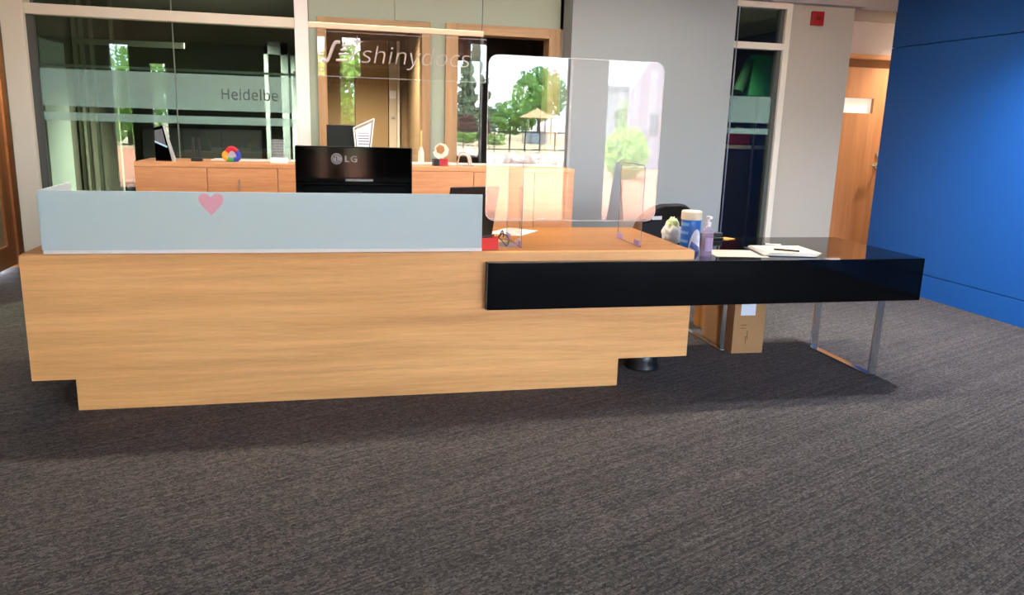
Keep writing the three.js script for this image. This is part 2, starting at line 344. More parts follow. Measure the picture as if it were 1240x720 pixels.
// ================================================================ RECEPTION DESK
const DX0 = -1.378, DX1 = 1.9, DZ = -3.864, DT = 0.76;
{
  const d = thing('reception_desk', 'long light oak reception desk with a recessed plinth', 'reception desk');
  part(d, 'front_panel', bx(DX0, DX1, 0.169, DT - 0.0005, DZ - 0.04, DZ, 0.002, { du: 1.6, dv: 0.2 }), M.desk);
  part(d, 'front_ledge', bx(DX0, DX1, DT - 0.035, DT, -4.1, DZ - 0.0405, 0.0005, { du: 2.1, dv: 5.6 }), M.ledge);
  part(d, 'desktop', bx(DX0, DX1, DT - 0.035, DT, -4.82, -4.101, 0.001, { du: 1.6, dv: 5.0 }), M.desktop);
  part(d, 'side_panel', bx(DX0, DX0 + 0.04, 0.169, DT - 0.035, -4.8, DZ - 0.04, 0.002, { du: 9 }), M.desk);
  part(d, 'plinth', merge(bx(-1.205, 1.517, 0, 0.162, DZ - 0.075, DZ - 0.045, 0.001, { du: 1.3, dv: 0.93 }), bx(-1.205, -1.175, 0, 0.169, -4.7, DZ - 0.075), bx(1.487, 1.517, 0, 0.169, -4.7, DZ - 0.075), bx(-1.205, 1.517, 0, 0.169, -4.73, -4.7)), M.desk);
  part(d, 'foot', new THREE.LatheGeometry([[0, 0], [0.1, 0], [0.104, 0.01], [0.092, 0.05], [0.094, 0.168], [0, 0.1685]].map((p) => new THREE.Vector2(...p)), 36).translate(1.79, 0, -4.22), std('#1a1c1e', 0.3), 'round black foot under the desk end');
  part(d, 'bottom_panel', bx(DX0 + 0.04, DX1, 0.169, 0.19, -4.5, DZ - 0.04), M.desk);
}
// frosted glass screen on the desk
{
  const g = thing('glass_screen', 'low frosted glass screen standing along the wooden reception desk', 'glass screen', [0, DT, 0]);
  part(g, 'front_pane', bx(-1.292, 0.737, 0.016, 0.287, -3.909, -3.901, 0.001), M.frosted);
  part(g, 'return_pane', bx(-1.292, -1.284, 0.016, 0.287, -4.36, -3.91, 0.001), M.frosted);
  part(g, 'mounting_rail', bx(-1.285, 0.737, 0, 0.016, -3.914, -3.895), M.white, 'white rail under the frosted pane');
}
{
  const s = new THREE.Shape(); s.moveTo(0, -0.055); s.bezierCurveTo(-0.03, -0.02, -0.058, 0.0, -0.055, 0.025); s.bezierCurveTo(-0.052, 0.055, -0.012, 0.055, 0, 0.028); s.bezierCurveTo(0.012, 0.055, 0.052, 0.055, 0.055, 0.025); s.bezierCurveTo(0.058, 0.0, 0.03, -0.02, 0, -0.055);
  solo('heart_sticker', 'pink heart sticker on the frosted glass screen', 'sticker', extr(s, 0.0008), std('#efb0bb', 0.8), [-0.556, 0.992, -3.9005]);
}
// black glossy table wrapped round the end of the desk
const TT = 0.714, TB = 0.468, TX0 = 0.755, TX1 = 3.312, TZ = -3.812;
{
  const t = thing('black_table', 'glossy black table with deep front on chrome legs', 'table');
  part(t, 'apron', bx(TX0, TX1, TB, TT, TZ - 0.045, TZ, 0.003), M.black, 'deep black front board');
  part(t, 'tabletop', bx(DX1 + 0.004, TX1, TT - 0.04, TT, -4.665, TZ - 0.045, 0.002), M.black);
  part(t, 'end_panel', bx(TX1 - 0.04, TX1, TB, TT - 0.04, -4.66, TZ - 0.045), M.black);
  part(t, 'end_cap', bx(TX0 - 0.004, TX0, TB + 0.001, TT - 0.001, TZ - 0.044, TZ - 0.004), M.blackEdge);
  part(t, 'back_rail', bx(DX1 + 0.004, TX1 - 0.04, TB + 0.1, TT - 0.04, -4.665, -4.63), M.black);
  const u = (x, za, zb, w, top) => merge(bx(x - w / 2, x + w / 2, 0.012, top, za - 0.012, za, 0.002), bx(x - w / 2, x + w / 2, 0.012, top, zb, zb + 0.012, 0.002), bx(x - w / 2, x + w / 2, 0, 0.012, zb, za, 0.002), bx(x - w / 2, x + w / 2, top, top + 0.012, zb, za, 0.002));
  part(t, 'leg', u(3.1, -3.86, -4.46, 0.05, TT - 0.052), M.chrome, 'chrome loop leg near the blue wall');
  part(t, 'leg', u(2.44, -4.46, -5.05, 0.03, 0.45), M.chrome, 'chrome loop leg beside the cardboard box');
}

// ================================================================ ACRYLIC GUARD
{
  const t = thing('acrylic_guard', 'tall clear acrylic sneeze guard with rounded corners on two feet', 'sneeze guard', [0, DT, 0]);
  const w = 0.975, h = 0.86, x0 = 0.8, y0 = 0.125, z = -4.152, rs = [0.05, 0.05, 0.05, 0.05];
  const p = part(t, 'panel', extr(roundedShape(w, h, rs), 0.005), M.acrylic); p.position.set(x0, y0, z);
  const outline = (s, r) => { const pts = s.getSpacedPoints(160).map((q) => new THREE.Vector3(q.x, q.y, 0)); pts.pop(); return new THREE.TubeGeometry(new THREE.CatmullRomCurve3(pts, true), 200, r, 5, true); };
  const e = part(t, 'polished_edge', outline(roundedShape(w, h, rs), 0.0022), M.acrylicEdge); e.position.set(x0, y0, z + 0.0025);
  for (const fx of [0.962, 1.632]) {
    const s = roundedShape(0.36, 0.44, [0, 0, 0.03, 0.03]);
    const f = part(t, 'foot', extr(s, 0.005).rotateY(Math.PI / 2), M.acrylic); f.position.set(fx, 0, -3.985);
    part(f, 'polished_edge', outline(s, 0.0022).rotateY(Math.PI / 2).translate(0.0025, 0.002, 0), phys('#8d87a0', 0.2, { transparent: true, opacity: 0.6 }));
    for (const zz of [0.0, 0.27]) part(f, 'pad', bx(-0.004, 0.009, 0.002, 0.035, -0.09 - zz, -0.02 - zz, 0.002), M.violetFoot, 'violet tinted grip');
  }
}

// ================================================================ THINGS ON THE DESK
{
  const t = thing('computer_monitor', 'large glossy black monitor seen from behind above the frosted screen', 'monitor', [0.12, DT, -4.42]);
  const m = part(t, 'housing', new RoundedBoxGeometry(0.628, 0.39, 0.03, 3, 0.008).translate(0, 0.297, -0.02), M.glossPlastic);
  part(t, 'ridge', bx(-0.312, 0.312, 0.284, 0.3, -0.008, 0.002, 0.004), M.glossPlastic);
  part(t, 'vent_strip', bx(-0.05, 0.1, 0.305, 0.318, -0.006, -0.003, 0.001), std('#8f9294', 0.3), 'pale strip in the lower back');
  part(t, 'lower_back', extr(roundedShape(0.56, 0.16, [0.02, 0.02, 0.02, 0.02]), 0.006, 0.004).translate(-0.28, 0.12, -0.006), M.glossPlastic);
  part(t, 'stand', merge(bx(-0.04, 0.04, 0.01, 0.25, -0.012, 0.018, 0.004), bx(-0.13, 0.13, 0, 0.012, -0.1, 0.1, 0.004)), M.darkPlastic);
  const grey = std('#8e8e90', 0.4);
  const logo = part(t, 'logo', new THREE.CylinderGeometry(0.03, 0.03, 0.001, 40).rotateX(Math.PI / 2).translate(-0.095, 0.425, 0), grey, 'round grey emblem');
  logo.position.z = -0.0048; t.position.y = DT; logo.position.y = 0.0;
  part(logo, 'mark', merge(new THREE.TorusGeometry(0.022, 0.002, 6, 40, Math.PI * 1.72).rotateZ(Math.PI * 0.14).translate(-0.095, 0.425, 0.001), bx(-0.097, -0.093, 0.412, 0.438, 0, 0.0015), bx(-0.093, -0.083, 0.412, 0.415, 0, 0.0015), new THREE.CylinderGeometry(0.004, 0.004, 0.0015, 16).rotateX(Math.PI / 2).translate(-0.106, 0.435, 0.001)), std('#1c1c1e', 0.4));
  const lg = part(t, 'lettering', lettering('LG', bold, 0.066, 0.034, 0.001), grey, 'grey brand letters'); lg.position.set(-0.052, 0.409, -0.0052);
}
{
  const t = thing('laptop', 'open black laptop leaning back behind the acrylic guard', 'laptop', [0.74, DT, -4.31], R(20));
  part(t, 'base', bx(-0.16, 0.16, 0, 0.018, -0.23, 0, 0.005), M.darkPlastic);
  const lid = part(t, 'lid', new RoundedBoxGeometry(0.31, 0.29, 0.012, 2, 0.005).translate(0, 0.145, 0), std('#1b1512', 0.4)); lid.position.set(0, 0.018, -0.01); lid.rotation.set(R(15), 0, 0);
  part(lid, 'bezel', bx(-0.14, 0.14, 0.02, 0.27, -0.008, -0.006), std('#2a2622', 0.3));
}
{
  const t = thing('pen_box', 'small open red box beside the end of the frosted screen', 'box', [0.787, DT, -3.938], R(18));
  part(t, 'body', merge(bx(-0.05, 0.05, 0, 0.062, -0.003, 0.0), bx(-0.05, 0.05, 0, 0.062, -0.06, -0.057), bx(-0.05, -0.047, 0, 0.062, -0.057, -0.003), bx(0.047, 0.05, 0, 0.062, -0.057, -0.003), bx(-0.047, 0.047, 0, 0.004, -0.057, -0.003)), M.red);
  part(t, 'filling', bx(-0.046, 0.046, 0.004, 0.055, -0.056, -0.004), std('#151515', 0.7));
  part(t, 'pen', rod([-0.035, 0.058, -0.03], [0.035, 0.072, -0.022], 0.004), std('#101010', 0.4));
}
function sheet(name, label, w, d, pos, turn, mat, group, thick = 0.0015) { return solo(name, label, 'paper', bx(-w / 2, w / 2, 0, thick, -d / 2, d / 2), mat, pos, turn, group); }
sheet('paper_sheet', 'white paper sheet lying on the desk inside the acrylic guard', 0.21, 0.29, [1.06, DT, -4.6], R(-38), M.whitePaper);
sheet('paper_note', 'cream note lying behind the small red box', 0.12, 0.16, [0.86, DT, -4.27], R(25), std('#e9dcae', 0.85));
sheet('photo_print', 'dark coloured print lying by the guard foot', 0.09, 0.13, [0.915, DT, -4.09], R(-20), std('#8a7a86', 0.6));
solo('phone_cable', 'black cable looping over the papers behind the red box', 'cable', tube([[0.945, 0.768, -4.34], [0.93, 0.81, -4.3], [0.9, 0.79, -4.24], [0.875, 0.775, -4.18], [0.89, 0.82, -4.11], [0.91, 0.8, -4.05], [0.895, 0.766, -4.02], [0.875, 0.79, -4.05], [0.86, 0.8, -4.13]], 0.0035, 80), M.darkPlastic);
solo('green_pouch', 'small green pouch lying beside the black cable', 'pouch', new THREE.SphereGeometry(1, 20, 12).scale(0.03, 0.016, 0.035).translate(0, 0.016, 0), std('#7d9a55', 0.8), [0.83, DT + 0.0015, -4.2]);

// ================================================================ THINGS ON THE BLACK TABLE
{
  const t = thing('wipes_canister', 'blue wipes canister with a cream lid at the desk end', 'canister', [2.006, TT, -4.155], -3.3);
  const label = texture(512, 256, (i, j) => {
    const u = i / 512, v = j / 256, d = Math.hypot((u - 0.56) * 2.6, (v - 0.42) * 1.4);
    if (d < 0.36) { if (d > 0.31) return [235, 240, 246]; const s = Math.sin(v * 38 + u * 12); return s > 0.5 ? [90, 110, 180] : [225, 232, 244]; }
    if (v > 0.9) return [200, 220, 240];
    if (u > 0.2 && u < 0.42 && Math.sin(v * 90) > 0.4 && v > 0.25 && v < 0.85) return [120, 170, 220];
    return lerp3([16, 84, 176], [40, 120, 205], v);
  });
  part(t, 'body', new THREE.LatheGeometry([[0, 0], [0.053, 0], [0.056, 0.004], [0.056, 0.178], [0.052, 0.185]].map((p) => new THREE.Vector2(...p)), 40), phys('#ffffff', 0.3, { map: label }));
  part(t, 'lid', new THREE.LatheGeometry([[0.058, 0.18], [0.059, 0.184], [0.059, 0.222], [0.054, 0.23], [0, 0.232]].map((p) => new THREE.Vector2(...p)), 40), std('#e8dcc0', 0.45));
}
{
  const t = thing('sanitizer_bottle', 'clear pump bottle of violet hand sanitizer on the black table', 'bottle', [2.012, TT, -3.955]);
  part(t, 'bottle', new THREE.LatheGeometry([[0, 0], [0.03, 0], [0.033, 0.004], [0.033, 0.13], [0.027, 0.155], [0.014, 0.165], [0.014, 0.172]].map((p) => new THREE.Vector2(...p)), 32), phys('#efe6f4', 0.05, { transmission: 0.8, thickness: 0, ior: 1.4 }));
  part(t, 'gel', new THREE.CylinderGeometry(0.029, 0.029, 0.115, 28).translate(0, 0.062, 0), phys('#c8b4d6', 0.1, { transmission: 0.75, thickness: 0, ior: 1.35 }));
  part(t, 'front_label', new THREE.CylinderGeometry(0.0336, 0.0336, 0.075, 20, 1, true, -0.7, 1.5).translate(0, 0.07, 0), std('#b7a2cc', 0.5, { side: THREE.DoubleSide }));
  part(t, 'back_label', new THREE.CylinderGeometry(0.0336, 0.0336, 0.075, 20, 1, true, 2.6, 1.2).translate(0, 0.07, 0), std('#5a4a78', 0.5, { side: THREE.DoubleSide }));
  part(t, 'pump', merge(new THREE.CylinderGeometry(0.016, 0.016, 0.022, 24).translate(0, 0.178, 0), new THREE.CylinderGeometry(0.006, 0.006, 0.03, 12).translate(0, 0.2, 0), new RoundedBoxGeometry(0.02, 0.014, 0.045, 2, 0.004).translate(0, 0.216, 0.008)), std('#eceaec', 0.35));
}
{
  const g = new THREE.SphereGeometry(1, 36, 24), p = g.attributes.position;
  for (let i = 0; i < p.count; i++) { const x = p.getX(i), y = p.getY(i), z = p.getZ(i), n = 1 + 0.28 * noise.noise(x * 2.6 + 3, y * 2.6, z * 2.6) + 0.14 * noise.noise(x * 7, y * 7, z * 7 + 4), taper = 1 - 0.3 * Math.max(0, y); p.setXYZ(i, x * n * 0.062 * taper, Math.max(-0.075, y * n * 0.085), z * n * 0.05); }
  g.computeVertexNormals(); g.translate(0, 0.075, 0);
  const t = texture(256, 256, (i, j) => { const v = fbm(i / 50, j / 40, 8, 3); return j > 175 ? lerp3([178, 205, 120], [226, 232, 200], v * 2 + 0.4) : lerp3([236, 234, 222], [205, 205, 190], v * 2 + 0.3); });
  solo('crumpled_bag', 'crumpled white and green bag behind the blue canister', 'bag', g, phys('#ffffff', 0.45, { map: t }), [1.985, TT, -4.36]);
}
function printed(fn) { return texture(256, 256, fn); }
const cardTex = printed((i, j) => { const u = i / 256, v = j / 256; if (v > 0.72 && v < 0.9 && u > 0.12 && u < 0.5) return Math.sin(u * 120) > -0.4 ? [205, 128, 104] : [238, 226, 204]; if (v > 0.3 && v < 0.6 && u > 0.3 && u < 0.75 && fbm(i / 20, j / 9, 1, 2) > 0.12) return [222, 206, 176]; return [222, 206, 176]; });
const cardMat = std('#ffffff', 0.8, { map: cardTex });
{
  const g = new THREE.BoxGeometry(0.3, 0.002, 0.24).translate(0, 0.001, 0);
  solo('paper_card', 'cream printed card lying beside the sanitizer bottle', 'card', g, cardMat, [2.235, TT, -4.03], R(-8));
}
{
  const t = thing('paper_stack', 'stack of white papers on a dark clipboard', 'paper', [2.54, TT, -4.06], R(-12));
  part(t, 'clipboard', bx(-0.17, 0.15, 0, 0.004, -0.16, 0.16, 0.001), std('#2b2927', 0.5));
  for (let k = 0; k < 4; k++) part(t, 'sheet', bx(-0.15 + k * 0.004, 0.15 + k * 0.008, 0.004 + k * 0.004, 0.0078 + k * 0.004, -0.15 + k * 0.006, 0.155 - k * 0.004).rotateY(R(k * 2.2)), k === 3 ? std('#d9ccb2', 0.85) : M.whitePaper);
  part(t, 'clip', merge(bx(-0.05, 0.05, 0.02, 0.028, -0.165, -0.14, 0.003)), M.chrome);
}
solo('ballpoint_pen', 'dark pen lying across the stack of papers', 'pen', rod([-0.07, 0, 0], [0.07, 0, 0.01], 0.005), M.darkPlastic, [2.53, TT + 0.0255, -3.99], R(-30));
{
  const t = thing('black_stapler', 'black stapler at the back edge of the black table', 'stapler', [2.36, TT, -4.58], R(8));
  part(t, 'base', bx(-0.08, 0.08, 0, 0.012, -0.02, 0.02, 0.004), M.darkPlastic);
  part(t, 'arm', bx(-0.08, 0.075, 0.016, 0.045, -0.016, 0.016, 0.008), std('#22282a', 0.4));
  part(t, 'hinge', bx(-0.078, -0.05, 0.006, 0.03, -0.02, 0.02, 0.003), M.darkPlastic);
}
sheet('sticky_note', 'small orange note at the back edge of the black table', 0.09, 0.08, [2.47, TT, -4.6], R(25), std('#d9963f', 0.8), undefined, 0.004);

// ================================================================ BELOW THE TABLE
{
  const t = thing('cardboard_box', 'brown cardboard box with a white shipping label under the table', 'box', [2.592, 0, -4.63], R(-2));
  const hw = 0.108, hd = 0.225, H = 0.44, c = M.card;
  part(t, 'body', bx(-hw, hw, 0, H, -hd, hd, 0.003), c);
  part(t, 'flap', bx(-hw, 0.0, H, H + 0.004, -hd, hd), c); part(t, 'flap', bx(0.001, hw, H, H + 0.004, -hd, hd), c);
  part(t, 'shipping_label', bx(-0.065, 0.035, 0.25, 0.37, hd, hd + 0.001), std('#ffffff', 0.7, { map: printed((i, j) => (j > 95 && j < 150 && ((i > 40 && i < 90) || (i > 120 && i < 160)) ? [92, 130, 190] : j > 175 && Math.sin(i * 0.2) > 0.2 && j < 200 ? [150, 170, 205] : [226, 232, 242])) }), 'white shipping label with blue print');
  const print = std('#5b3f26', 0.8);
  part(t, 'printed_mark', merge(bx(-0.06, -0.015, 0.185, 0.189, hd, hd + 0.0008), bx(-0.06, -0.02, 0.165, 0.168, hd, hd + 0.0008), bx(-0.01, -0.006, 0.09, 0.15, hd, hd + 0.0008), bx(-0.02, -0.016, 0.06, 0.11, hd, hd + 0.0008), bx(-0.02, -0.006, 0.108, 0.112, hd, hd + 0.0008)), print);
  part(t, 'tape', bx(-0.045, 0.045, H + 0.004, H + 0.0045, -hd, hd), std('#b5966c', 0.3));
}
{
  const t = thing('cardboard_box', 'orange brown cardboard box with dark arrow marks behind the chrome leg', 'box', [2.74, 0, -5.08], R(2));
  part(t, 'body', bx(-0.17, 0.17, 0, 0.38, -0.08, 0.08, 0.003), std('#b87d3f', 0.9));
  part(t, 'flap', bx(-0.17, 0.17, 0.38, 0.384, -0.08, 0.0), M.card); part(t, 'flap', bx(-0.17, 0.17, 0.38, 0.384, 0.001, 0.08), M.card);
  for (const x of [-0.12, -0.07]) part(t, 'arrow_mark', extr(poly([[-0.008, 0], [0.008, 0], [0.008, 0.07], [0.02, 0.07], [0, 0.1], [-0.02, 0.07], [-0.008, 0.07]]), 0.001).translate(x, 0.16, 0.08), std('#2a1c10', 0.8));
}
// office chair
{
  const t = thing('office_chair', 'black office chair behind the end of the wooden desk', 'chair', [2.35, 0, -5.43], R(12));
  const b = part(t, 'backrest', (() => { const g = extr(roundedShape(0.5, 0.42, [0.12, 0.12, 0.2, 0.2]), 0.03, 0.015), p = g.attributes.position; for (let i = 0; i < p.count; i++) { const u = (p.getX(i) - 0.25) / 0.25; p.setZ(i, p.getZ(i) - 0.07 * u * u); } g.computeVertexNormals(); return g; })(), std('#141416', 0.55)); b.position.set(-0.25, 0.435, 0.15);
  part(b, 'tag', bx(0.075, 0.155, 0.325, 0.35, 0.028, 0.034), std('#c9c9c9', 0.5), 'pale maker tag');
  part(t, 'seat', new RoundedBoxGeometry(0.48, 0.08, 0.46, 4, 0.035).translate(0, 0.44, -0.04), std('#17171a', 0.8));
  part(t, 'post', merge(rod([0, 0.1, 0], [0, 0.4, 0], 0.025), tube([[0, 0.4, 0.05], [0, 0.38, 0.22], [0, 0.5, 0.24]], 0.015, 20)), M.darkPlastic);
  for (let k = 0; k < 5; k++) {
    const a = k * 2 * Math.PI / 5 + 0.3, l = part(t, 'leg', rod([0, 0.1, 0], [0.21 * Math.cos(a), 0.06, 0.21 * Math.sin(a)], 0.02, 0.014), M.darkPlastic);
    part(l, 'caster', new THREE.CylinderGeometry(0.03, 0.03, 0.03, 20).rotateZ(Math.PI / 2).rotateY(-a + Math.PI / 2).translate(0.21 * Math.cos(a), 0.03, 0.21 * Math.sin(a)), M.darkPlastic);
  }
}

// ================================================================ CREDENZA AND AWARDS
const CT = 1.085, CZ = -5.6;
{
  const c = thing('credenza', 'long orange oak cabinet standing behind the reception desk', 'cabinet');
  part(c, 'carcass', bx(-1.262, 1.74, 0.06, CT - 0.03, -6.14, CZ - 0.02, 0.001, { du: 2 }), M.cabinet);
  part(c, 'top', bx(-1.266, 1.744, CT - 0.03, CT, -6.145, CZ, 0.002, { du: 2, dv: 7 }), M.cabinet);
  part(c, 'plinth', bx(-1.24, 1.72, 0, 0.06, -6.1, CZ - 0.07), M.darkPlastic);
  const xs = [-1.264, -0.814, -0.362, 0.09, 0.54, 0.99, 1.44, 1.742];
  for (let k = 0; k < xs.length - 1; k++) {
    const d = part(c, 'door', bx(xs[k] + 0.0025, xs[k + 1] - 0.0025, 0.065, CT - 0.033, CZ - 0.02, CZ - 0.001, 0.0015, { du: 2 + k * 0.61, dv: k * 0.37 }), M.cabinet);
    if (k === 1) part(d, 'handle', merge(rod([-0.61, 0.82, CZ + 0.025], [-0.61, 0.98, CZ + 0.025], 0.005), rod([-0.61, 0.84, CZ], [-0.61, 0.84, CZ + 0.025], 0.004), rod([-0.61, 0.96, CZ], [-0.61, 0.96, CZ + 0.025], 0.004)), M.chrome, 'slim upright bar handle');
  }
}
solo('glare_strip', 'white strip standing in for glare along the oak cabinet top', 'board', bx(-0.83, 1.72, 0, 0.006, -6.13, -5.9, 0.001), std('#efe9e4', 0.35), [0, CT, 0]);  // modelled white strip stands in for glare on the glossy cabinet top
const AZ = -5.76, clear = phys('#eef3f6', 0.03, { transmission: 0.86, thickness: 0, ior: 1.5 });
{
  const t = thing('slanted_award', 'tall black and silver slanted award at the cabinet end', 'award', [-1.09, CT, AZ], R(-8));
  part(t, 'plaque', extr(poly([[-0.065, 0], [0.04, 0], [-0.008, 0.235], [-0.065, 0.215]]), 0.03, 0.001).translate(0, 0, -0.015), M.glossPlastic);
  part(t, 'face', extr(poly([[-0.062, 0.125], [0.01, 0.092], [-0.012, 0.212], [-0.062, 0.2]]), 0.002).translate(0, 0, 0.0165), phys('#9aa0a8', 0.1, { metalness: 0.6 }), 'grey mirrored face');
  part(t, 'stripe', extr(poly([[-0.063, 0.122], [0.014, 0.088], [0.016, 0.1], [-0.063, 0.134]]), 0.0025).translate(0, 0, 0.0165), std('#a9d2e6', 0.3));
  part(t, 'edge', extr(poly([[0.041, 0], [0.06, 0], [-0.004, 0.235], [-0.0075, 0.235]]), 0.032).translate(0, 0, -0.016), phys('#d4d8da', 0.15, { metalness: 0.4 }));
}
{
  const t = thing('wireless_router', 'small black device with two upright antennas on the cabinet', 'router', [-0.9, CT, AZ - 0.02]);
  part(t, 'base', bx(-0.035, 0.035, 0, 0.025, -0.03, 0.03, 0.004), M.darkPlastic);
  for (const x of [-0.02, 0.018]) part(t, 'antenna', new RoundedBoxGeometry(0.016, 0.14, 0.012, 2, 0.004).translate(x, 0.09, 0), M.darkPlastic);
}
{
  const t = thing('cloud_award', 'colourful cloud shaped award in red blue green and yellow', 'award', [-0.672, CT + 0.0, AZ]);
  const seg = (pts, r) => { const c = new THREE.CatmullRomCurve3(pts.map((p) => new THREE.Vector3(p[0], p[1], 0))); return merge(new THREE.TubeGeometry(c, 24, r, 10, false), new THREE.SphereGeometry(r, 10, 8).translate(...pts[0], 0), new THREE.SphereGeometry(r, 10, 8).translate(...pts[pts.length - 1], 0)).scale(1, 1, 0.6); };
  part(t, 'red_arc', seg([[-0.026, 0.072], [-0.01, 0.09], [0.014, 0.09], [0.032, 0.076]], 0.017), std('#c8202e', 0.35));
  part(t, 'blue_arc', seg([[0.036, 0.07], [0.047, 0.048], [0.042, 0.026], [0.02, 0.018]], 0.017), std('#2b3fb0', 0.35));
  part(t, 'green_arc', seg([[0.014, 0.017], [-0.01, 0.016], [-0.024, 0.02]], 0.016), std('#2f8f45', 0.35));
  part(t, 'yellow_arc', seg([[-0.03, 0.022], [-0.046, 0.034], [-0.046, 0.054], [-0.03, 0.066]], 0.016), std('#eda32a', 0.35));
  part(t, 'plaque', bx(-0.032, 0.036, 0.018, 0.078, -0.006, 0.004, 0.003), std('#a79fae', 0.3));
  part(t, 'base', bx(-0.04, 0.045, 0, 0.006, -0.014, 0.014, 0.002), clear);
}
{
  const t = thing('clear_award', 'square clear acrylic award on a white base', 'award', [-0.358, CT, AZ]);
  part(t, 'base', new RoundedBoxGeometry(0.118, 0.036, 0.06, 2, 0.003).translate(0, 0.018, 0), std('#f1f0f3', 0.35));
  part(t, 'block', new RoundedBoxGeometry(0.088, 0.124, 0.02, 2, 0.004).translate(-0.002, 0.098, 0), clear);
  const en = []; for (let k = 0; k < 5; k++) en.push(bx(-0.035, 0.03 - (k % 2) * 0.01, 0.065 + k * 0.018, 0.0685 + k * 0.018, 0.0, 0.001));
  part(t, 'engraving', merge(...en), std('#8f9a98', 0.6));
}
{
  const t = thing('pointed_award', 'clear faceted pointed award with red and blue print', 'award', [0.225, CT + 0.006, AZ - 0.2]);
  part(t, 'crystal', extr(poly([[-0.045, 0], [0.042, 0], [0.08, 0.315], [-0.068, 0.245]]), 0.02, 0.004).translate(0, 0, -0.01), clear);
  part(t, 'bevelled_edge', merge(rod([0.042, 0.0, 0.012], [0.08, 0.315, 0.012], 0.005), rod([-0.045, 0.0, 0.012], [-0.068, 0.245, 0.012], 0.005), rod([-0.068, 0.245, 0.012], [0.08, 0.315, 0.012], 0.004)), phys('#e6ecf1', 0.1));
  const print = printed((i, j) => { const v = j / 256; if (v > 0.72) return lerp3([226, 190, 190], [240, 220, 220], v); if (v < 0.4) return lerp3([70, 140, 205], [190, 215, 235], v / 0.4); return Math.sin(j * 0.35) > 0.2 && i > 40 && i < 215 ? [120, 128, 150] : [215, 224, 234]; });
  part(t, 'printed_face', uvFit(extr(poly([[-0.035, 0.01], [0.03, 0.01], [0.062, 0.285], [-0.055, 0.23]]), 0.001).translate(0, 0, 0.0145)), std('#ffffff', 0.4, { map: print }));
}
function uvFit(g) { g.computeBoundingBox(); const b = g.boundingBox, p = g.attributes.position, uv = g.attributes.uv; for (let i = 0; i < p.count; i++) uv.setXY(i, (p.getX(i) - b.min.x) / (b.max.x - b.min.x), (p.getY(i) - b.min.y) / (b.max.y - b.min.y)); return g; }
{
  const t = thing('small_screen', 'small dark screen standing on the cabinet behind the pointed award', 'screen', [0.075, CT + 0.006, -6.06]);
  part(t, 'panel', new RoundedBoxGeometry(0.22, 0.25, 0.016, 2, 0.004).translate(0, 0.137, 0), std('#0c0e0d', 0.3));
  part(t, 'stand', merge(bx(-0.08, 0.08, 0, 0.008, -0.04, 0.04), bx(-0.02, 0.02, 0.008, 0.1, -0.03, -0.008)), M.darkPlastic);
}
{
  const t = thing('slim_bottle', 'slim white bottle with a yellow neck on the cabinet', 'bottle', [0.655, CT + 0.006, -6.0]);
  part(t, 'body', new THREE.LatheGeometry([[0, 0], [0.022, 0], [0.024, 0.004], [0.022, 0.08], [0.01, 0.115], [0.009, 0.12]].map((p) => new THREE.Vector2(...p)), 24), std('#d9d6cd', 0.4));
  part(t, 'neck', new THREE.CylinderGeometry(0.008, 0.01, 0.12, 16).translate(0, 0.178, 0), std('#c9b26a', 0.4));
}
{
  const t = thing('red_base_award', 'tilted round glass award on a red and black base', 'award', [0.762, CT, AZ + 0.02], R(6));
  part(t, 'base', bx(-0.008, 0.055, 0, 0.052, -0.03, 0.03, 0.002), std('#a3121a', 0.35));
  part(t, 'side_block', bx(-0.05, -0.009, 0, 0.05, -0.03, 0.03, 0.002), std('#150a0a', 0.4));
  const h = part(t, 'disc', new THREE.CylinderGeometry(0.055, 0.055, 0.02, 8).rotateX(Math.PI / 2), phys('#d8cdbb', 0.12)); h.position.set(0.01, 0.108, 0); h.rotation.z = R(12);
  part(h, 'wood_inlay', new THREE.CylinderGeometry(0.034, 0.034, 0.004, 6).rotateX(Math.PI / 2).translate(-0.006, 0.012, 0.0105), std('#a2764a', 0.6));
  part(t, 'rim', tube([[-0.05, 0.1, 0.008], [-0.035, 0.07, 0.012], [-0.005, 0.05, 0.012]], 0.005, 16), std('#f2f0ee', 0.3));
}
{
  const t = thing('bench_reflection', 'pale fan shaped ribs standing in for a reflected bench on the cabinet', 'ornament', [0.945, CT, AZ]);  // modelled ribs stand in for a bench reflected from outside
  for (let k = 0; k < 4; k++) part(t, 'rib', tube([[-0.05, 0.01, -k * 0.008], [-0.03 + k * 0.006, 0.075 + k * 0.01, -k * 0.008], [0.015 + k * 0.008, 0.075, -k * 0.008], [0.035 + k * 0.008, 0.008, -k * 0.008]], 0.005, 24), std(['#c9a184', '#e5dcd2', '#b48668', '#ded6cf'][k], 0.35));
  part(t, 'base', bx(-0.06, 0.07, 0, 0.008, -0.035, 0.012, 0.002), clear);
}

